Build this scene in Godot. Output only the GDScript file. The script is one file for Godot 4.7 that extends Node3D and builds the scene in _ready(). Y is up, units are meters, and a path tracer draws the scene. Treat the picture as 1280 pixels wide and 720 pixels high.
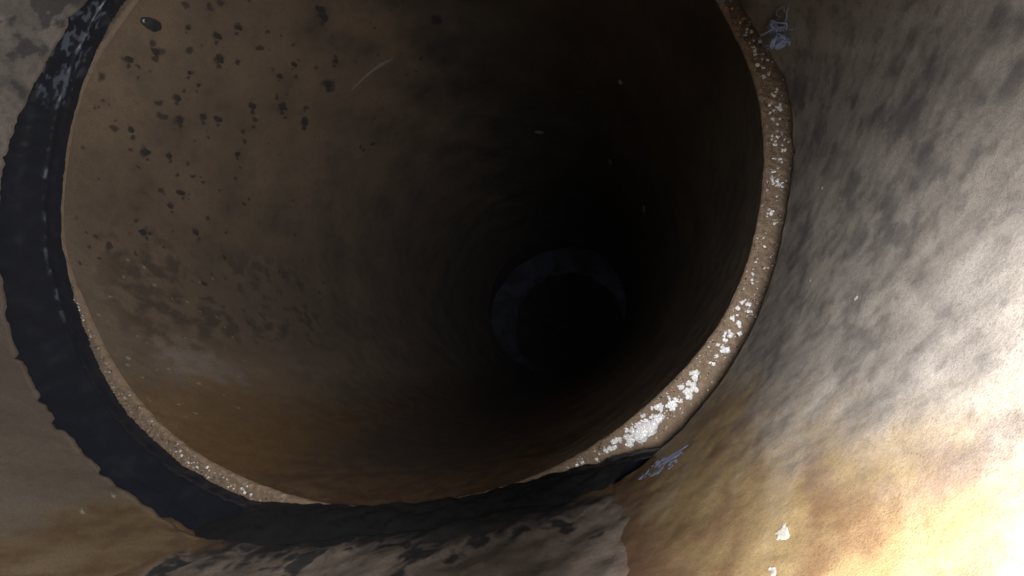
extends Node3D
# Inside a clay sewer pipe, looking across an open joint into the next length. Axis of the far length is -Z, metres.

const NEAR_AXIS := Vector2(-0.0011, -0.008)
const NEAR_END := -0.0931
const LIP := -0.1052
const FAR_END := -0.645
# Bore radius every 15 degrees (the clay is not truly round), in thousandths of a metre
const NEAR_R := [102.0, 96.6, 95.2, 95, 95, 95, 95, 95, 95, 95, 95.5, 98.4, 101.8, 101.7, 101.1, 98.8, 97.6, 97.5, 97.5, 97.8, 98.5, 101.5, 102.9, 102.4]
const LIP_R := [100.2, 96.6, 96, 96, 96, 96, 96, 96, 96, 96.2, 97.4, 100.5, 100.3, 100.7, 97.6, 97.2, 97, 96.6, 97.2, 97.7, 99.6, 101.2, 103.1, 102.1]
const SEAL_R := [109.5, 108, 106, 104, 103, 102, 101, 100.5, 100, 99.8, 99.7, 100.1, 99.7, 100.2, 99.4, 100.9, 100.7, 100.1, 97.4, 98.1, 101.6, 110.0, 110.5, 110.3]

# dark spots on the far wall: degrees, depth mm, size mm
const SPOTS := [[153.6, 13.1, 1.5], [146.9, 32.1, 1.5], [145.7, 16.9, 0.8], [143, 26.5, 1.2], [138.6, 30, 1.0], [159.4, 27.2, 1.1], [153.3, 25.9, 0.8], [154.6, 31.2, 0.7], [157.7, 8.1, 1.2], [151.5, 54.5, 1.7], [146.9, 67.5, 1.7], [140.9, 56.5, 1.2], [136.1, 58.1, 1.1], [133.6, 78.8, 2.4], [146.5, 82.9, 1.9], [163.3, 31.7, 1.5], [160, 39.1, 1.1], [158.8, 44.7, 1.3], [170, 17.1, 1.2], [173, 23.5, 1.3], [171.7, 32, 1.1], [178.7, 38.5, 1.3], [182.6, 35.2, 0.9], [190, 25.4, 1.4], [96.2, 76.2, 2.2], [122, 50.7, 1.8], [121.2, 46.7, 1.6], [127.5, 72, 1.3], [164, 60, 1.2], [187, 47, 1.4]]

var N := {}
var rng := RandomNumberGenerator.new()
var grain_tex: Texture2D
var grain_bump: Texture2D
var lut := PackedByteArray()
var taken := {}

# ---------------------------------------------------------------- helpers
func noise(called: String, freq: float, octaves := 3, seed_value := 1) -> void:
	var n := FastNoiseLite.new()
	n.noise_type = FastNoiseLite.TYPE_SIMPLEX_SMOOTH
	n.seed = seed_value
	n.frequency = freq
	n.fractal_type = FastNoiseLite.FRACTAL_FBM if octaves > 1 else FastNoiseLite.FRACTAL_NONE
	n.fractal_octaves = octaves
	N[called] = n

func ring(table: Array, deg: float) -> float:
	var x := fposmod(deg, 360.0) / 15.0
	var i := int(x)
	var t := x - i
	var p0: float = table[(i + 23) % 24]
	var p1: float = table[i % 24]
	var p2: float = table[(i + 1) % 24]
	var p3: float = table[(i + 2) % 24]
	return 0.001 * (p1 + 0.5 * t * (p2 - p0 + t * (2.0 * p0 - 5.0 * p1 + 4.0 * p2 - p3 + t * (3.0 * (p1 - p2) + p3 - p0))))

func band(x: float, a: float, b: float, soft: float) -> float:
	return smoothstep(a - soft, a + soft, x) * (1.0 - smoothstep(b - soft, b + soft, x))

func dir2(deg: float) -> Vector2:
	return Vector2(cos(deg_to_rad(deg)), sin(deg_to_rad(deg)))

func rough_n(p: Vector3, amp: float) -> float:
	return amp * (N.lump.get_noise_3dv(p) + 0.6 * N.pit.get_noise_3dv(p))

func near_wall(deg: float, z: float, lift := 0.0) -> Vector3:
	var d := dir2(deg)
	var p := Vector3(d.x * 0.1, d.y * 0.1, z)
	var r := ring(NEAR_R, deg) + rough_n(p, 0.00014) - lift
	return Vector3(NEAR_AXIS.x + d.x * r, NEAR_AXIS.y + d.y * r, z)

func far_axis(s: float) -> Vector2:
	return Vector2(0.016, 0.003) * (s / 0.54)

func far_wall(deg: float, s: float, lift := 0.0) -> Vector3:
	var d := dir2(deg)
	var p := Vector3(d.x * 0.1, d.y * 0.1, s + 3.0)
	var r := lerpf(ring(LIP_R, deg), 0.1, smoothstep(0.0, 0.35, s)) + rough_n(p, 0.00015) - lift
	var a := far_axis(s)
	return Vector3(a.x + d.x * r, a.y + d.y * r, LIP - s)

func rim_point(deg: float, r: float, proud := 0.0) -> Vector3:
	var d := dir2(deg)
	return Vector3(d.x * r, d.y * r, LIP + proud)

# A grid of points into one mesh. flip turns its faces over.
func grid(P: PackedVector3Array, nu: int, nv: int, UV := PackedVector2Array(), flip := false, keep := PackedByteArray()) -> ArrayMesh:
	var nrm := PackedVector3Array()
	nrm.resize(P.size())
	var closed := P[0].distance_to(P[nu - 1]) < 1e-6
	for j in nv:
		for i in nu:
			var a := i - 1
			var b := i + 1
			if closed:
				a = nu - 2 if a < 0 else a
				b = 1 if b > nu - 1 else b
			a = maxi(a, 0)
			b = mini(b, nu - 1)
			var du := P[j * nu + b] - P[j * nu + a]
			var dv := P[mini(j + 1, nv - 1) * nu + i] - P[maxi(j - 1, 0) * nu + i]
			var n := du.cross(dv).normalized()
			nrm[j * nu + i] = n if flip else -n
	var idx := PackedInt32Array()
	for j in nv - 1:
		for i in nu - 1:
			var q := j * nu + i
			if keep.size() and not (keep[q] or keep[q + 1] or keep[q + nu] or keep[q + nu + 1]):
				continue
			if flip:
				idx.append_array([q, q + nu, q + 1, q + 1, q + nu, q + nu + 1])
			else:
				idx.append_array([q, q + 1, q + nu, q + 1, q + nu + 1, q + nu])
	var arr := []
	arr.resize(Mesh.ARRAY_MAX)
	arr[Mesh.ARRAY_VERTEX] = P
	arr[Mesh.ARRAY_NORMAL] = nrm
	arr[Mesh.ARRAY_INDEX] = idx
	if UV.size():
		arr[Mesh.ARRAY_TEX_UV] = UV
		arr[Mesh.ARRAY_TEX_UV2] = UV
	var m := ArrayMesh.new()
	m.add_surface_from_arrays(Mesh.PRIMITIVE_TRIANGLES, arr)
	return m

func numbered(called: String) -> String:
	taken[called] = taken.get(called, -1) + 1
	return called if taken[called] == 0 else "%s_%03d" % [called, taken[called]]

func thing(called: String, label: String, category: String, at := Vector3.ZERO, group := "") -> Node3D:
	var o := Node3D.new()
	o.name = numbered(called)
	add_child(o, true)
	o.position = at
	tag(o, label, category, group)
	return o

func tag(o: Node3D, label: String, category: String, group := "") -> void:
	o.set_meta("label", label)
	o.set_meta("category", category)
	if group != "":
		o.set_meta("group", group)

func obj(called: String, mesh: Mesh, mat: Material, parent: Node3D = self) -> MeshInstance3D:
	var o := MeshInstance3D.new()
	o.name = numbered(called) if parent == self else called
	o.mesh = mesh
	o.material_override = mat
	parent.add_child(o, true)
	return o

func linear_color(c: Vector3) -> Color:
	return Color(c.x, c.y, c.z).linear_to_srgb()

func plain_mat(c: Vector3, rough: float, spec := 0.5) -> StandardMaterial3D:
	var m := StandardMaterial3D.new()
	m.albedo_color = linear_color(c)
	m.roughness = rough
	m.metallic_specular = spec
	return m

# Clay and dirt: a fine grain laid by triplanar mapping over a map painted for the whole surface
func earth_mat(painted: Texture2D, rough: float, relief: float, tile := 0.022, spec := 0.5) -> StandardMaterial3D:
	var m := StandardMaterial3D.new()
	m.albedo_texture = grain_tex
	m.uv1_triplanar = true
	m.uv1_scale = Vector3.ONE / tile
	m.heightmap_enabled = true
	m.heightmap_texture = grain_bump
	m.heightmap_scale = relief
	m.roughness = rough
	m.metallic_specular = spec
	if painted:
		m.detail_enabled = true
		m.detail_albedo = painted
		m.detail_uv_layer = BaseMaterial3D.DETAIL_UV_2
		m.detail_blend_mode = BaseMaterial3D.BLEND_MODE_MUL
	return m

func put_px(buf: PackedByteArray, k: int, c: Vector3) -> void:
	buf[k] = lut[clampi(int(c.x * 4095.0), 0, 4095)]
	buf[k + 1] = lut[clampi(int(c.y * 4095.0), 0, 4095)]
	buf[k + 2] = lut[clampi(int(c.z * 4095.0), 0, 4095)]

func to_texture(buf: PackedByteArray, w: int, h: int) -> Texture2D:
	return ImageTexture.create_from_image(Image.create_from_data(w, h, false, Image.FORMAT_RGB8, buf))

# Around the near pipe the map is denser on the side that the lens lies against
func near_u(deg: float) -> float:
	return (deg - 90.0) / 360.0 - 0.6 * (sin(deg_to_rad(deg - 325.0)) - sin(deg_to_rad(90.0 - 325.0))) / TAU * -1.0

# ---------------------------------------------------------------- painted colour maps
func make_grain() -> void:
	var w := 768
	var a := PackedByteArray()
	var b := PackedByteArray()
	a.resize(w * w * 3)
	b.resize(w * w)
	var f := FastNoiseLite.new()
	f.noise_type = FastNoiseLite.TYPE_SIMPLEX_SMOOTH
	f.seed = 5
	f.frequency = 0.035
	f.fractal_octaves = 4
	f.fractal_gain = 0.65
	var im := f.get_seamless_image(w, w, false, false, 0.15, false)
	f.frequency = 0.12
	f.seed = 9
	f.fractal_octaves = 2
	var im2 := f.get_seamless_image(w, w, false, false, 0.15, false)
	im.convert(Image.FORMAT_L8)
	im2.convert(Image.FORMAT_L8)
	var d1 := im.get_data()
	var d2 := im2.get_data()
	rng.seed = 31
	for i in w * w:
		var v := d1[i] / 255.0
		var v2 := d2[i] / 255.0
		var q := clampf(0.80 + 0.55 * (v - 0.5) + 0.55 * (v2 - 0.5) + 0.30 * (rng.randf() - 0.5), 0.25, 1.0)
		if v2 > 0.80: q = 1.0
		if v2 < 0.2: q *= 0.6
		put_px(a, i * 3, Vector3(q, q * 0.985, q * 0.97))
		b[i] = int(clampf(0.5 + 0.6 * (v - 0.5) + 0.5 * (v2 - 0.5), 0, 1) * 255)
	grain_tex = to_texture(a, w, w)
	grain_bump = ImageTexture.create_from_image(Image.create_from_data(w, w, false, Image.FORMAT_L8, b))

func paint_near() -> Texture2D:
	var w := 2048
	var h := 768
	var buf := PackedByteArray()
	buf.resize(w * h * 3)
	# invert near_u by stepping
	var at_deg := PackedFloat32Array()
	at_deg.resize(w)
	var dg := 90.0
	for i in w:
		while near_u(dg) < (i + 0.5) / w: dg += 0.02
		at_deg[i] = dg
	for j in h:
		var z := 0.03 - 0.1245 * (j + 0.5) / h
		for i in w:
			var deg := at_deg[i]
			var dm := fposmod(deg, 360.0)
			var rd := deg_to_rad(deg)
			var p := Vector3(cos(rd) * 0.1, sin(rd) * 0.1, z)
			var m1: float = N.broad.get_noise_3dv(p)
			var m2: float = N.blotch.get_noise_3dv(p)
			var arc := rd * 0.1
			# brush-like streaks run slantwise along the wall
			var st: float = N.streak.get_noise_2d((z * 0.8 - arc * 0.6) * 0.32, z * 0.6 + arc * 0.8)
			var c := Vector3(0.240, 0.222, 0.204)
			c = c.lerp(Vector3(0.135, 0.122, 0.114), 0.7 * smoothstep(-0.45, 0.7, m1 * 0.7 + st * 0.5 + m2 * 0.6))
			c = c.lerp(Vector3(0.42, 0.39, 0.36), 0.24 * smoothstep(0.1, 0.6, -st * 0.9 + m2 * 0.5))
			# dark damp blotches high on the right wall
			var up := band(deg, 335.0, 440.0, 12.0)
			var bl := smoothstep(0.05, 0.42, m2 * 0.8 + st * 0.45 - 0.10 + 0.12 * up)
			c = c.lerp(Vector3(0.062, 0.062, 0.072), bl * (0.2 + 0.35 * up))
			var lf := band(deg, 120.0, 215.0, 6.0)
			c = c.lerp(Vector3(0.06, 0.06, 0.066), lf * 0.9 * smoothstep(0.2, 0.36, m2 + 0.2 * m1))
			# fine damp mottling
			var m3: float = N.pit.get_noise_3dv(p * 0.7)
			c = c.lerp(Vector3(0.095, 0.088, 0.084), 0.42 * smoothstep(0.02, 0.5, m3 + 0.5 * st + 0.3 * m2))
			# browner and darker towards the invert on the left, black sludge splashed by the joint on the right
			c = c.lerp(Vector3(0.150, 0.120, 0.088), 0.75 * band(dm + 8.0 * m1, 190.0, 262.0, 12.0))
			c = c.lerp(Vector3(0.035, 0.036, 0.040), 0.85 * band(dm + 3.0 * m2, 300.0, 317.0, 2.5) * smoothstep(-0.079, -0.090, z + 0.012 * m2 + 0.006 * m1))
			# rust left by the flow on both sides of the invert
			var rust := band(dm + m1 * 6.0 + m2 * 3.0, 296.0, 325.0, 5.0) + band(dm + m1 * 8.0 + m2 * 3.0, 238.0, 262.0, 5.0)
			if dm < 270.0: rust *= 0.8
			var rc := Vector3(0.205, 0.140, 0.054).lerp(Vector3(0.140, 0.078, 0.028), smoothstep(-0.3, 0.5, m2 + st * 0.5))
			rc = rc.lerp(Vector3(0.125, 0.056, 0.024), 0.8 * band(dm + 2.0 * m2, 300.0, 312.5, 2.0))
			rc = rc.lerp(Vector3(0.26, 0.20, 0.125), 0.5 * smoothstep(0.1, 0.5, -st))
			c = c.lerp(rc, clampf(rust, 0, 1) * 0.85)
			# worn pale edge at the end of the pipe
			c = c.lerp(Vector3(0.42, 0.34, 0.26), 0.2 * smoothstep(-0.0916, -0.0929, z + 0.001 * m2))
			put_px(buf, (j * w + i) * 3, c * 1.25)
	return to_texture(buf, w, h)

func far_v(s: float) -> float:
	return log(1.0 + maxf(s, -0.02) / 0.05) / log(1.0 + 0.55 / 0.05)

func paint_far() -> Texture2D:
	var w := 2048
	var h := 768
	var buf := PackedByteArray()
	buf.resize(w * h * 3)
	for j in h:
		var s := 0.05 * (exp((j + 0.5) / h * log(12.0)) - 1.0)
		for i in w:
			var deg := 90.0 + 360.0 * (i + 0.5) / w
			var rd := deg_to_rad(deg)
			var p := Vector3(cos(rd) * 0.1, sin(rd) * 0.1, s + 2.0)
			var m1: float = N.broad.get_noise_3dv(p)
			var m2: float = N.blotch.get_noise_3dv(p)
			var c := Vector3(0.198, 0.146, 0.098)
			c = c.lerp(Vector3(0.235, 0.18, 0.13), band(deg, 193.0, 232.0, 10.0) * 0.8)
			c = c.lerp(Vector3(0.075, 0.061, 0.044), clampf(band(deg, 318.0, 480.0, 25.0) + 1.0 - smoothstep(88.0, 128.0, deg + 14.0 * m1), 0, 1))  # right side and roof painted darker for the shade of grazing light
			c = c * (1.0 + 0.5 * m1 + 0.25 * m2)
			# soft dark mould low on the left wall
			var mould := band(deg, 187.0, 218.0, 7.0) * band(s, 0.006, 0.12, 0.012)
			c = c.lerp(Vector3(0.07, 0.05, 0.036), 0.8 * mould * smoothstep(-0.35, 0.5, m2 + 0.8 * m1))
			c = c.lerp(Vector3(0.10, 0.065, 0.04), 0.3 * band(deg, 95.0, 190.0, 10.0) * smoothstep(0.1, 0.5, m2 + 0.25 * m1))
			# grey lime patch
			var g := Vector2((deg - 221.0 - (s - 0.0276) * 300.0) / 6.0, (s - 0.0276) / 0.014).length() + m2 * 0.9
			c = c.lerp(Vector3(0.31, 0.27, 0.24), 0.75 * (1.0 - smoothstep(0.2, 1.2, g)))
			# rust along the invert
			var rust := band(deg + m1 * 8.0, 238.0, 300.0, 8.0)
			c = c.lerp(Vector3(0.10, 0.045, 0.018).lerp(Vector3(0.145, 0.085, 0.036), smoothstep(-0.2, 0.3, m2)), rust * 0.85)
			c = c.lerp(Vector3(0.21, 0.125, 0.042), 0.7 * band(deg + 6.0 * m2, 226.0, 252.0, 5.0) * (1.0 - smoothstep(0.02, 0.09, s)))
			c = c.lerp(Vector3(0.06, 0.045, 0.035), 0.7 * band(deg, 252.0, 288.0, 8.0) * smoothstep(0.0, 0.05, s))
			put_px(buf, (j * w + i) * 3, c * 1.25)
	# small dark specks scattered over the upper left wall
	rng.seed = 77
	for k in 190:
		var deg := rng.randf_range(100.0, 200.0)
		var s := 0.004 + 0.13 * pow(rng.randf(), 1.6)
		var size := 0.0004 + 0.0012 * pow(rng.randf(), 2.0)
		stamp(buf, w, h, deg, s, size, Vector3(0.045, 0.034, 0.028), k)
	for k in SPOTS:
		stamp(buf, w, h, k[0], k[1] * 0.001, k[2] * 0.0014, Vector3(0.075, 0.055, 0.042), int(k[0]))
		stamp(buf, w, h, k[0] + 1.2, k[1] * 0.001 + k[2] * 0.0008, k[2] * 0.0007, Vector3(0.04, 0.032, 0.028), int(k[0]) + 50)
	for k in 40:
		stamp(buf, w, h, rng.randf_range(195.0, 235.0), 0.003 + 0.05 * rng.randf(), rng.randf_range(0.0003, 0.0007), Vector3(0.5, 0.46, 0.4), k + 300)
	return to_texture(buf, w, h)

func stamp(buf: PackedByteArray, w: int, h: int, deg: float, s: float, size: float, col: Vector3, sd: int) -> void:
	var ci := int((deg - 90.0) / 360.0 * w)
	var ri := int(size * 1.6 / 0.1 / TAU * w) + 1
	var j0 := int(far_v(s - size * 1.6) * h)
	var j1 := int(far_v(s + size * 1.6) * h)
	for j in range(maxi(j0, 0), mini(j1 + 1, h)):
		var sj := 0.05 * (exp((j + 0.5) / h * log(12.0)) - 1.0)
		for i in range(ci - ri, ci + ri + 1):
			var d := Vector2((i - ci) * 0.1 * TAU / w, sj - s) / size
			var q: float = d.length() + 0.9 * N.shape.get_noise_3d(d.x * 0.8, d.y * 0.8, sd * 7.0)
			var t := (1.0 - smoothstep(0.35, 1.15, q)) * 0.85
			if t > 0.0:
				var x := posmod(i, w)
				var o := (j * w + x) * 3
				var old := Color8(buf[o], buf[o + 1], buf[o + 2]).srgb_to_linear()
				put_px(buf, o, Vector3(old.r, old.g, old.b).lerp(col, t))

func paint_seal() -> Texture2D:
	var w := 2048
	var h := 128
	var buf := PackedByteArray()
	buf.resize(w * h * 3)
	for j in h:
		var k := (j + 0.5) / h
		for i in w:
			var deg := 90.0 + 360.0 * (i + 0.5) / w
			var rd := deg_to_rad(deg)
			var sc: float = N.scuff.get_noise_2d(rd * 0.1 * 0.35, k * 0.02)
			var s2: float = N.blotch.get_noise_2d(rd * 0.1, k * 0.02)
			var c := Vector3(0.0055, 0.0080, 0.017) * (1.0 + 0.4 * s2)
			c = c.lerp(Vector3(0.05, 0.045, 0.04), 0.12 * smoothstep(0.15, 0.5, s2 + sc * 0.4))
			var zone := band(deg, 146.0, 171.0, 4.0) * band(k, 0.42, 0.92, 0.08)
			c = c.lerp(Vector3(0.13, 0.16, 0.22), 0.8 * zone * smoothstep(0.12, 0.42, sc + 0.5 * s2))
			var glint_line := band(k, 0.735, 0.775, 0.016) * band(deg, 160.0, 209.0, 5.0)
			c = c.lerp(Vector3(0.16, 0.19, 0.26), 0.8 * glint_line * smoothstep(-0.15, 0.35, s2 + sc * 0.4))  # wet highlight along the bead, painted as a broken pale streak
			put_px(buf, (j * w + i) * 3, c)
	return to_texture(buf, w, h)

func paint_silt() -> Texture2D:
	var w := 768
	var h := 512
	var buf := PackedByteArray()
	buf.resize(w * h * 3)
	for j in h:
		var z := 0.03 - 0.1245 * (j + 0.5) / h
		for i in w:
			var deg := 246.0 + 70.0 * (i + 0.5) / w
			var rd := deg_to_rad(deg)
			var p := Vector3(cos(rd) * 0.1, sin(rd) * 0.1, z + 7.0)
			var m1: float = N.broad.get_noise_3dv(p)
			var m2: float = N.blotch.get_noise_3dv(p)
			var c := Vector3(0.25, 0.212, 0.185) * (1.0 + 0.4 * m1 + 0.4 * m2)
			var front := smoothstep(-0.062, -0.09, z) * smoothstep(276.0, 290.0, deg)
			c = c.lerp(Vector3(0.028, 0.034, 0.042), 0.92 * smoothstep(0.0, 0.34, m2 * 1.1 + m1 * 0.5 - 0.22 + 0.42 * front))
			c = c.lerp(Vector3(0.03, 0.034, 0.038), smoothstep(-0.083, -0.0925, z + 0.012 * m2))
			c = c.lerp(Vector3(0.20, 0.125, 0.06), 0.9 * (1.0 - band(deg + 6.0 * m1 + 4.0 * m2, 256.0, 309.5, 2.2)))
			put_px(buf, (j * w + i) * 3, c * 1.25)
	return to_texture(buf, w, h)

# ---------------------------------------------------------------- shapes
# A low crust, spot or crumb that grows out of a wall: its rim is where the dome dips under the wall.
func crust(wall: Callable, deg: float, along: float, half_arc: float, half_len: float, turn: float, height: float, sd: int, ragged := 0.5, n := 13) -> ArrayMesh:
	var P := PackedVector3Array()
	var keep := PackedByteArray()
	var ca := cos(turn)
	var sa := sin(turn)
	for j in n:
		for i in n:
			var x := 2.8 * i / (n - 1.0) - 1.4
			var y := 2.8 * j / (n - 1.0) - 1.4
			var q := x * x + y * y
			var hh: float = 1.0 - q + ragged * 2.0 * N.shape.get_noise_3d(x * 1.3, y * 1.3, sd * 5.0) + ragged * 0.9 * N.shape.get_noise_3d(x * 4.0, y * 4.0, sd * 5.0 + 2.0)
			hh = clampf(hh, -0.7, 1.0)
			keep.append(1 if hh > -0.15 else 0)
			var ax := x * half_arc
			var ay := y * half_len
			var g := rad_to_deg((ax * ca - ay * sa) / 0.1)
			P.append((wall as Callable).call(deg + g, along + ax * sa + ay * ca, height * (sqrt(hh) if hh > 0.0 else hh * 1.5) ))
	return grid(P, n, n, PackedVector2Array(), wall.get_method() != "far_wall", keep)

func lump_mesh(sd: int, flat: float) -> ArrayMesh:
	var P := PackedVector3Array()
	var nu := 15
	var nv := 9
	for j in nv:
		var b := PI * j / (nv - 1.0)
		for i in nu:
			var a := TAU * (i % (nu - 1)) / (nu - 1.0)
			var d := Vector3(cos(a) * sin(b), sin(a) * sin(b), cos(b))
			var r: float = 1.0 + 0.8 * N.shape.get_noise_3d(d.x * 1.2 + sd * 11.0, d.y * 1.2, d.z * 1.2) + 0.22 * N.shape.get_noise_3d(d.x * 3.4 + sd * 7.0, d.y * 3.4, d.z * 3.4)
			P.append(Vector3(d.x * r, d.y * r, d.z * r * flat))
	return grid(P, nu, nv, PackedVector2Array(), true)

func tube(pts: PackedVector3Array, r0: float, r1: float, sides := 6) -> ArrayMesh:
	var P := PackedVector3Array()
	var n := pts.size()
	for j in n:
		var t := (pts[mini(j + 1, n - 1)] - pts[maxi(j - 1, 0)]).normalized()
		var u := t.cross(Vector3(0.3, 0.9, 0.2)).normalized()
		var v := t.cross(u)
		var r := lerpf(r0, r1, j / (n - 1.0))
		for i in sides + 1:
			var a := TAU * (i % sides) / sides
			P.append(pts[j] + (u * cos(a) + v * sin(a)) * r)
	return grid(P, sides + 1, n, PackedVector2Array(), false)

func sweep(nu: int, rows: Array, vs: Array, place: Callable, flip: bool) -> ArrayMesh:
	var P := PackedVector3Array()
	var UV := PackedVector2Array()
	for k in rows.size():
		for i in nu:
			var deg := 90.0 + 360.0 * i / (nu - 1.0)
			P.append((place as Callable).call(90.0 if i == nu - 1 else deg, rows[k]))
			UV.append(Vector2(i / (nu - 1.0), vs[k]))
	return grid(P, nu, rows.size(), UV, flip)

func tuft(called: String, label: String, at: Vector3, normal: Vector3, size: float, mat: Material, sd: int, count: int) -> void:
	var o := thing(called, label, "debris", at, "scraps of pale fibre at the joint")
	rng.seed = sd
	for k in count:
		var pts := PackedVector3Array()
		var p := Vector3(rng.randf_range(-1, 1), rng.randf_range(-1, 1), rng.randf_range(-1, 1)) * size * 0.35
		p -= normal * p.dot(normal) * 0.8
		var d := Vector3(rng.randf_range(-1, 1), rng.randf_range(-1, 1), rng.randf_range(-1, 1)).normalized()
		for j in 9:
			pts.append(p)
			d = (d + 0.7 * Vector3(rng.randf_range(-1, 1), rng.randf_range(-1, 1), rng.randf_range(-1, 1)) + normal * 0.12 - p / size * 0.5).normalized()
			p += d * size * 0.13
		obj("fibre", tube(pts, size * rng.randf_range(0.014, 0.05), size * 0.008), mat, o)
	for k in 9:
		var m := obj("scrap", lump_mesh(sd + k, 0.5), mat, o)
		m.scale = Vector3.ONE * size * rng.randf_range(0.07, 0.2)
		m.position = Vector3(rng.randf_range(-0.3, 0.3), rng.randf_range(-0.4, 0.4), 0) * size
		m.rotation = Vector3(rng.randf() * 3.0, rng.randf() * 3.0, 0)

# ---------------------------------------------------------------- the scene
func _ready() -> void:
	# camera, air, exposure, lamps
	var cam := Camera3D.new()
	cam.name = "camera"
	cam.position = Vector3(0.0584, -0.0589, 0.0)
	cam.rotation = Vector3(deg_to_rad(7.847), deg_to_rad(9.489), 0.0)
	cam.fov = rad_to_deg(2.0 * atan(360.0 / 550.0))
	cam.near = 0.004
	cam.far = 12.0
	add_child(cam)
	cam.current = true
	var env := Environment.new()
	env.background_mode = Environment.BG_COLOR
	env.background_color = Color.BLACK
	env.tonemap_mode = Environment.TONE_MAPPER_LINEAR
	env.tonemap_exposure = 1.0
	# thin haze added to lift the blacks faintly
	env.fog_enabled = true
	env.fog_density = 0.031
	env.fog_light_color = Color(0.97, 0.97, 1.0)
	env.sdfgi_enabled = true
	env.ssao_enabled = true
	env.ssil_enabled = true
	var we := WorldEnvironment.new()
	we.name = "surroundings"
	we.environment = env
	add_child(we)
	# the diodes round the lens of the inspection camera, the only light in the pipe
	# each: place beside the lens, direction it is tilted to, half angle, energy
	for a in [[Vector3(-0.004, 0.003, 0.0), Vector3(-0.82, 0.08, -0.56), 62.0, 0.0122], [Vector3(0.008, -0.010, -0.002), Vector3(0.79, -0.38, -0.42), 75.0, 0.0300]]:
		var l := SpotLight3D.new()
		l.name = "camera_diode"
		add_child(l, true)
		l.position = cam.position + cam.basis * (a[0] as Vector3)
		l.basis = Basis.looking_at((a[1] as Vector3).normalized())
		l.spot_angle = a[2]
		l.spot_angle_attenuation = 1.0
		l.spot_range = 4.0
		l.spot_attenuation = 2.0
		l.light_color = Color(1.0, 0.985, 0.97)
		l.light_energy = a[3]
		l.light_size = 0.0022
		l.shadow_enabled = true

	lut.resize(4096)
	for i in 4096:
		lut[i] = int(round(Color(i / 4095.0, 0, 0).linear_to_srgb().r * 255.0))
	noise("broad", 28.0, 3, 11)
	noise("blotch", 130.0, 4, 12)
	noise("streak", 90.0, 4, 13)
	noise("lump", 130.0, 2, 14)
	noise("pit", 520.0, 2, 15)
	noise("sand", 1150.0, 2, 16)
	noise("shape", 0.55, 1, 17)
	noise("scuff", 600.0, 4, 18)
	make_grain()
	build_near()
	build_far()
	build_third()
	build_joint()
	build_bits()

func build_near() -> void:
	var near := thing("near_clay_pipe", "grey brown clay pipe on the near side of the joint, glaring bright at lower right", "clay pipe")
	var nu := 721
	var rows := []
	for k in 21: rows.append(0.32 - 0.29 * k / 20.0)
	for k in range(1, 151): rows.append(0.03 + (NEAR_END - 0.0002 - 0.03) * k / 150.0)
	# then the worn corner, the end face and the outside
	for e in 6: rows.append(-10.0 - e)
	var P := PackedVector3Array()
	var UV := PackedVector2Array()
	for k in rows.size():
		var z: float = rows[k]
		for i in nu:
			var deg := 90.0 + 360.0 * (i % (nu - 1)) / (nu - 1.0)
			var d := dir2(deg)
			var chip: float = 0.0009 * N.blotch.get_noise_3d(d.x * 0.1, d.y * 0.1, 4.0) + 0.00012 * N.sand.get_noise_3d(d.x * 0.1, d.y * 0.1, 4.0)
			chip += 0.0016 * smoothstep(0.2, 0.5, N.blotch.get_noise_3d(d.x * 0.06, d.y * 0.06, 9.0))
			var p: Vector3
			if z > -1.0:
				p = near_wall(deg, z)
				p.z += chip * smoothstep(NEAR_END + 0.012, NEAR_END, z)
			else:
				var e := int(round(-10.0 - z))
				var outward: float = [0.0006, 0.0016, 0.004, 0.015, 0.016, 0.016][e]
				var back: float = [-0.0005, -0.0008, -0.0008, -0.0007, 0.001, 0.4][e]
				p = near_wall(deg, NEAR_END, -outward)
				p.z += chip + back
			P.append(p)
			UV.append(Vector2(near_u(90.0 + 360.0 * i / (nu - 1.0)), clampf((0.03 - p.z) / 0.1245, -3.0, 0.999)))
	obj("bore_wall", grid(P, nu, rows.size(), UV, false), earth_mat(paint_near(), 0.6, 0.0035, 0.019), near)
	# the socket that takes the end of the next length
	var sock := [[0.1175, -0.088], [0.1185, -0.0885], [0.1185, -0.16], [0.1195, -0.161], [0.132, -0.161], [0.133, -0.16], [0.133, -0.07], [0.118, -0.05]]
	var vs := []
	for k in sock.size(): vs.append(k / 8.0)
	obj("socket", sweep(181, sock, vs, func(deg, q): return Vector3(dir2(deg).x * q[0], dir2(deg).y * q[0], q[1]), false), earth_mat(null, 0.7, 0.03), near)
	# lime marks on the bore and one painted wet glint by the silt: [degrees, z, half arc, half length, turn, height, label]
	var pale := plain_mat(Vector3(0.31, 0.29, 0.26), 0.6)
	for k in [[318.7, -0.0457, 0.0009, 0.0013, 0.2], [317.0, -0.0428, 0.0005, 0.0008, 0.4], [315.9, -0.0405, 0.0006, 0.0009, -0.3], [334.3, -0.0606, 0.0004, 0.0005, 0.0], [255.4, -0.0925, 0.0012, 0.0005, 0.7], [337.0, -0.0755, 0.0004, 0.0004, 0.0], [346.5, -0.079, 0.0004, 0.0006, 0.0], [241.0, -0.083, 0.0011, 0.0004, 0.2], [240.0, -0.0905, 0.0009, 0.0004, 0.2]]:
		obj("lime_fleck", crust(near_wall, k[0], k[1], k[2] * 0.75, k[3] * 0.75, k[4], 0.00006, int(k[0] * 10), 0.7, 23), pale, near)

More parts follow.
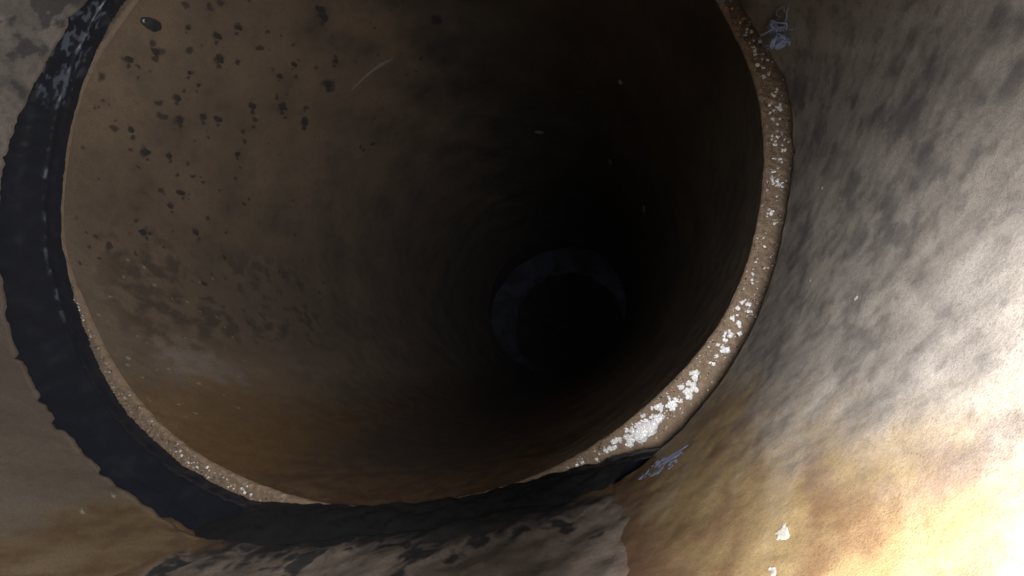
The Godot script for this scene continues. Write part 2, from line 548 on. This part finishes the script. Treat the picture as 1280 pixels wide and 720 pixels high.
func build_far() -> void:
	var far := thing("far_clay_pipe", "dark brown clay pipe past the joint, sandy white-flecked rim, black specks inside upper left", "clay pipe")
	var nu := 721
	var P := PackedVector3Array()
	var UV := PackedVector2Array()
	var nv := 150
	for k in nv:
		var s := 0.0012 + 0.5388 * pow(k / (nv - 1.0), 2.2)
		for i in nu:
			P.append(far_wall(90.0 + 360.0 * (i % (nu - 1)) / (nu - 1.0), s))
			UV.append(Vector2(i / (nu - 1.0), far_v(s)))
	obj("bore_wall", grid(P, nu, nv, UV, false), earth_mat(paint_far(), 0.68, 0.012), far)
	# rough broken end: worn corner, face, outside
	P = PackedVector3Array()
	UV = PackedVector2Array()
	nu = 1441
	nv = 26
	for k in nv:
		for i in nu:
			var deg := 90.0 + 360.0 * (i % (nu - 1)) / (nu - 1.0)
			var d := dir2(deg)
			var r0 := ring(LIP_R, deg)
			var out := 0.0
			var back := 0.0012
			if k <= 5:
				var a := PI / 2 * k / 5.0
				out = 0.0010 * (1.0 - cos(a))
				back = 0.0012 * (1.0 - sin(a))
			elif k <= 22:
				out = 0.001 + 0.0148 * (k - 5) / 17.0
				back = 0.0
			else:
				out = [0.0165, 0.0168, 0.0168][k - 23]
				back = [0.0006, 0.002, 0.4][k - 23]
			var p := Vector3(d.x * (r0 + out), d.y * (r0 + out), LIP - back)
			var q := Vector3(d.x * 0.1, d.y * 0.1, out + back)
			if k > 0 and k < 24:
				var rr: float = N.sand.get_noise_3dv(q) * 0.0006 + N.pit.get_noise_3dv(q) * 0.0002
				p.z += rr * minf(1.0, k / 4.0)
				p += Vector3(d.x, d.y, 0) * (N.pit.get_noise_3dv(q * 0.7) * 0.0006 * (1.0 - smoothstep(0.0, 0.003, out)) * minf(1.0, k / 2.0))
			elif k == 0:
				p = far_wall(deg, 0.0012)
			P.append(p)
			UV.append(Vector2(i / (nu - 1.0) * 4.0, k / (nv - 1.0)))
	var rim_mat := earth_mat(null, 0.55, 0.05, 0.012)
	rim_mat.albedo_color = linear_color(Vector3(0.45, 0.34, 0.245))
	obj("rim", grid(P, nu, nv, UV, false), rim_mat, far)
	# white grains added on the rim to stand for wet glints; [degrees, radius mm, size mm]
	var white := plain_mat(Vector3(0.90, 0.91, 0.94), 0.2, 0.7)
	var lumps := []
	for k in 6: lumps.append(lump_mesh(k + 1, 0.75))
	rng.seed = 404
	# clusters: from, to degrees, inner and outer share of the visible ring, number, smallest and largest radius mm
	var clusters := [[303.0, 306.5, 0.35, 0.8, 8, 0.25, 0.5], [307.0, 313.0, 0.1, 0.55, 22, 0.3, 0.62], [309.5, 315.5, 0.62, 0.98, 24, 0.35, 0.8], [311.6, 315.2, 0.7, 0.92, 16, 0.8, 1.25], [312.5, 316.0, 0.1, 0.55, 14, 0.3, 0.6], [316.0, 320.5, 0.3, 1.0, 18, 0.35, 0.8], [320.5, 323.0, 0.2, 0.8, 11, 0.3, 0.55], [324.0, 328.5, 0.3, 0.9, 14, 0.3, 0.62], [328.5, 333.0, 0.2, 1.0, 16, 0.25, 0.55], [334.0, 341.0, 0.2, 0.8, 8, 0.2, 0.36], [343.0, 349.0, 0.2, 0.9, 15, 0.22, 0.45], [349.5, 355.0, 0.2, 0.9, 14, 0.22, 0.42], [356.0, 361.0, 0.2, 0.9, 15, 0.25, 0.48], [361.5, 367.0, 0.1, 0.9, 12, 0.22, 0.42], [367.0, 376.0, 0.1, 0.9, 14, 0.2, 0.42], [235.0, 245.0, 0.2, 0.8, 9, 0.14, 0.3], [246.0, 256.0, 0.1, 0.9, 16, 0.16, 0.36], [207.0, 216.0, 0.3, 0.8, 6, 0.14, 0.26]]
	for c in clusters:
		for k in int(c[4]):
			var deg := rng.randf_range(c[0], c[1])
			var lip := ring(LIP_R, deg)
			var wide := 0.0048
			if deg < 260.0: wide = ring(SEAL_R, deg) - lip
			elif deg < 315.0: wide = minf(wide, ring(SEAL_R, deg) - lip)
			var r := lip + 0.0006 + (wide - 0.0008) * rng.randf_range(c[2], c[3])
			var size := 0.001 * lerpf(c[5], c[6], pow(rng.randf(), 1.5))
			var g := obj("lime_grain", lumps[rng.randi() % 6], white, far)
			g.position = rim_point(deg, r, size * 0.35)
			g.rotation = Vector3(rng.randf_range(-0.4, 0.4), rng.randf_range(-0.4, 0.4), rng.randf() * TAU)
			g.scale = Vector3(size * rng.randf_range(0.9, 1.35), size, size)
	# the sandy body of the broken clay, too fine to count
	var mm := MultiMesh.new()
	mm.transform_format = MultiMesh.TRANSFORM_3D
	mm.use_colors = true
	mm.mesh = lumps[2]
	mm.instance_count = 5200
	for k in 5200:
		var deg := rng.randf_range(200.0, 378.0)
		var r := ring(LIP_R, deg) + 0.0003 + 0.0062 * rng.randf()
		var size := 0.001 * (0.06 + 0.20 * pow(rng.randf(), 2.5))
		var b := Basis.from_euler(Vector3(rng.randf(), rng.randf(), rng.randf() * TAU)).scaled(Vector3(size, size, size))
		mm.set_instance_transform(k, Transform3D(b, rim_point(deg, r, size * 0.1)))
		var q := rng.randf()
		var tone := Vector3(0.45, 0.345, 0.25) * rng.randf_range(0.55, 1.2)
		if q > (0.80 if deg > 300.0 else 0.9): tone = Vector3(0.80, 0.80, 0.82)  # white share painted as glitter, denser on the right
		elif q < 0.22: tone = Vector3(0.10, 0.075, 0.055)
		mm.set_instance_color(k, Color(tone.x, tone.y, tone.z))
	var grit := MultiMeshInstance3D.new()
	grit.name = "rim_grit"
	grit.multimesh = mm
	var gm := plain_mat(Vector3.ONE, 0.4)
	gm.vertex_color_use_as_albedo = true
	grit.material_override = gm
	grit.set_meta("kind", "stuff")
	far.add_child(grit, true)
	# raised dark spots on the wall [degrees, depth mm, size mm]
	var tar := plain_mat(Vector3(0.042, 0.036, 0.032), 0.62, 0.3)
	for k in SPOTS:
		var sz: float = k[2] * 0.001
		obj("tar_spot", crust(far_wall, k[0], k[1] * 0.001, sz * 0.8, sz * rng.randf_range(0.8, 1.6), rng.randf_range(-0.5, 0.5), 0.00018, int(k[0] * 10), 0.3), tar, far)
	var big := obj("tar_blister", crust(far_wall, 149.5, 0.0075, 0.0022, 0.003, 0.2, 0.0011, 3, 0.22, 21), plain_mat(Vector3(0.035, 0.035, 0.042), 0.3, 0.6), far)
	big.set_meta("label", "glossy black blister on the upper left wall")
	# pale scratch high on the left wall
	obj("pale_scratch", crust(far_wall, 121.5, 0.0903, 0.0128, 0.0009, 0.07, 0.0003, 9, 0.6, 35), plain_mat(Vector3(0.24, 0.21, 0.19), 0.6), far)

func paint_third() -> Texture2D:
	var w := 1024
	var h := 64
	var buf := PackedByteArray()
	buf.resize(w * h * 3)
	for j in h:
		for i in w:
			var rd := TAU * i / w
			var m: float = N.broad.get_noise_3d(cos(rd) * 0.1, sin(rd) * 0.1, j * 0.0025)
			var m2: float = N.blotch.get_noise_3d(cos(rd) * 0.1, sin(rd) * 0.1, j * 0.0016 + 3.0)
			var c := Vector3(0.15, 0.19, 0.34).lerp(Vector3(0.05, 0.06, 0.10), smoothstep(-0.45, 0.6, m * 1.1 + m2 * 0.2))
			put_px(buf, (j * w + i) * 3, c * 1.2)
	return to_texture(buf, w, h)

func build_third() -> void:
	var third := thing("deep_clay_pipe", "blue grey end of a third pipe length, a faint crescent deep in the dark", "clay pipe")
	var prof := []
	var vs := []
	for k in 40:
		prof.append([0.0795, -2.4 + 1.744 * k / 39.0])
		vs.append(k / 60.0)
	for q in [[0.0797, -0.6545, 0.68], [0.0815, -0.6525, 0.72], [0.084, -0.6515, 0.76], [0.089, -0.6513, 0.80], [0.095, -0.6513, 0.84], [0.103, -0.6513, 0.88], [0.118, -0.6518, 0.93], [0.12, -0.654, 0.95], [0.12, -1.2, 0.99]]:
		prof.append([q[0], q[1]])
		vs.append(q[2])
	var mat := earth_mat(paint_third(), 0.7, 0.08, 0.05)
	var place := func(deg, q):
		var d := dir2(deg)
		var r: float = q[0] + 0.004 * N.broad.get_noise_3d(d.x * 0.1, d.y * 0.1, q[1])
		return Vector3(0.034 + d.x * r, -0.027 + d.y * r, q[1] + 0.001 * N.blotch.get_noise_2d(d.x * 0.1, d.y * 0.1))
	obj("pipe_end", sweep(241, prof, vs, place, true), mat, third)

func build_joint() -> void:
	# rubber seal squeezed into the joint
	var prof := []
	var vs := []
	for k in 33:
		prof.append(k / 32.0)
		vs.append(clampf(k / 32.0, 0.004, 0.996))
	var place := func(deg, k):
		var d := dir2(deg)
		var a := ring(SEAL_R, deg)
		var outer := maxf(0.1135, a + 0.004)
		var x: float = k
		var r := lerpf(outer, a, 1.0 - pow(1.0 - x, 1.7))
		r -= 0.0009 * exp(-pow((x - 0.75) / 0.07, 2.0)) - 0.0004 * exp(-pow((x - 0.55) / 0.06, 2.0))
		r += 0.0005 * N.lump.get_noise_3d(d.x * 0.1, d.y * 0.1, x * 0.012) + 0.00025 * N.pit.get_noise_3d(d.x * 0.1, d.y * 0.1, x * 0.006)
		var z := lerpf(-0.0905, -0.1046, x)
		if x > 0.96: z -= 0.0006
		return Vector3(d.x * r, d.y * r, z)
	var seal := thing("rubber_seal", "black rubber joint seal showing as a wide dark crescent on the left", "pipe seal")
	var m := StandardMaterial3D.new()
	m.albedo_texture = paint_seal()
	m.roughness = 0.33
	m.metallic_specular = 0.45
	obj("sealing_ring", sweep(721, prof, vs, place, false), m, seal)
	var inner := []
	for k in 8: inner.append(k / 7.0)
	var flat := func(deg, k):
		var d := dir2(deg)
		var a := ring(SEAL_R, deg) + 0.0003
		var r := lerpf(a, maxf(0.1135, a + 0.004), k)
		return Vector3(d.x * r, d.y * r, -0.1053 - 0.0004 * k)
	obj("back_flange", sweep(361, inner, inner, flat, true), plain_mat(Vector3(0.006, 0.009, 0.02), 0.5), seal)

	# silt lying in the invert of the near pipe
	var nu := 181
	var nv := 150
	var P := PackedVector3Array()
	var UV := PackedVector2Array()
	for j in nv:
		var z := 0.03 + (NEAR_END - 0.0006 - 0.03) * minf(j, nv - 7) / (nv - 7.0)
		var drop := maxf(0.0, j - (nv - 7.0)) / 6.0
		for i in nu:
			var deg := 246.0 + 70.0 * i / (nu - 1.0)
			var rd := deg_to_rad(deg)
			var p := Vector3(cos(rd) * 0.1, sin(rd) * 0.1, z)
			var hgt := 0.0072 * pow(maxf(0.0, sin(PI * clampf((deg - 250.0) / 62.0, 0, 1))), 1.15) * lerpf(0.45, 1.0, smoothstep(0.0, -0.09, z))
			hgt += 0.0008 * N.lump.get_noise_3dv(p * 0.5) + 0.00012 * N.pit.get_noise_3dv(p * 0.6) - 0.0007
			if i == 0 or i == nu - 1: hgt = -0.002
			hgt = lerpf(hgt, -0.004, drop * drop)
			var q := near_wall(deg, z, hgt)
			q.z += 0.0016 * N.blotch.get_noise_2d(rd * 0.1, 3.0) * smoothstep(-0.07, NEAR_END, z) - 0.0028 * sqrt(drop)
			P.append(q)
			UV.append(Vector2((deg - 246.0) / 70.0, clampf((0.03 - z) / 0.1245, 0.001, 0.999)))
	var silt := obj("silt_bed", grid(P, nu, nv, UV, false), earth_mat(paint_silt(), 0.5, 0.012))
	tag(silt, "wet grey silt lying in the bottom of the near pipe, blotched black", "silt")

	# black sludge bridging the joint at the bottom
	nu = 161
	nv = 25
	P = PackedVector3Array()
	for j in nv:
		var k := j / (nv - 1.0)
		for i in nu:
			var deg := 247.0 + 72.0 * i / (nu - 1.0)
			var d := dir2(deg)
			var e := smoothstep(0.0, 0.18, i / (nu - 1.0)) * (1.0 - smoothstep(0.86, 1.0, i / (nu - 1.0)))
			var start := 0.1055
			var r := lerpf(start, ring(SEAL_R, deg) - 0.0006, pow(k, 0.8)) - 0.0012 * sin(PI * k)
			r += 0.0007 * N.lump.get_noise_3d(d.x * 0.1, d.y * 0.1, k * 0.02) + 0.00022 * N.pit.get_noise_3d(d.x * 0.1, d.y * 0.1, k * 0.02)
			r = lerpf(r + 0.006, r - 0.0004, e)
			P.append(Vector3(d.x * r, d.y * r, lerpf(-0.0915, -0.1050 + 0.0003 * N.pit.get_noise_2d(d.x * 0.1, d.y * 0.1), k)))
	var sludge := obj("black_sludge", grid(P, nu, nv, PackedVector2Array(), false), plain_mat(Vector3(0.012, 0.0135, 0.015), 0.55, 0.3))
	tag(sludge, "black sludge filling the gap of the joint below the far pipe's lip", "sludge")

func build_bits() -> void:
	var blue := plain_mat(Vector3(0.25, 0.30, 0.46), 0.45)
	tuft("fibre_scrap", "small tangle of pale blue fibres on the near pipe's upper right wall", near_wall(6.0, -0.0865, 0.0006), -Vector3(cos(0.1), sin(0.1), 0), 0.0056, blue, 5, 22)
	tuft("fibre_scrap", "pale blue scrap caught on the top end of the bright rim", rim_point(16.0, 0.0985, 0.0008), Vector3(-0.5, 0, 0.8), 0.0046, blue, 8, 16)
	# wet scum on the near edge, its glint painted as pale patches
	var scum := thing("scum_smear", "pale blue wet smear on the near edge under the brightest grains", "scum")
	var sm := plain_mat(Vector3(0.21, 0.25, 0.38), 0.45)
	for k in [[317.0, -0.0840, 0.0010, 0.0031, -0.9], [315.2, -0.0868, 0.0009, 0.0014, -0.8], [314.6, -0.0842, 0.0012, 0.0012, -0.4], [316.4, -0.0815, 0.0008, 0.0010, 0.2], [313.2, -0.0868, 0.0008, 0.0010, 0.6]]:
		obj("smear_patch", crust(near_wall, k[0], k[1], k[2], k[3], k[4], 0.00005, int(k[0] * 7), 2.2, 51), sm, scum)
	# drops of water hanging in the far pipe
	var water := plain_mat(Vector3(0.42, 0.47, 0.56), 0.15, 0.7)  # opaque pale colour painted in place of each drop's highlight
	var drops := [[39.9, 0.0879, 0.0011, 0.0013, "bright water drop on the far pipe's upper right wall, nearest the joint"], [76.7, 0.1958, 0.0034, 0.0030, "flattened water drop on the roof of the far pipe"], [43.0, 0.1895, 0.0020, 0.0042, "dim water drop midway down the far pipe's right wall"], [19.2, 0.1892, 0.0020, 0.005, "faintest water drop, low on the far pipe's right wall above the crescent"]]
	for k in drops:
		var at := far_wall(k[0], k[1])
		var o := obj("water_drop", crust(far_wall, k[0], k[1], k[2], k[3], 0.1, 0.0007, int(k[0]), 0.25, 15), water)
		tag(o, k[4], "water drop", "drops of water in the far pipe")
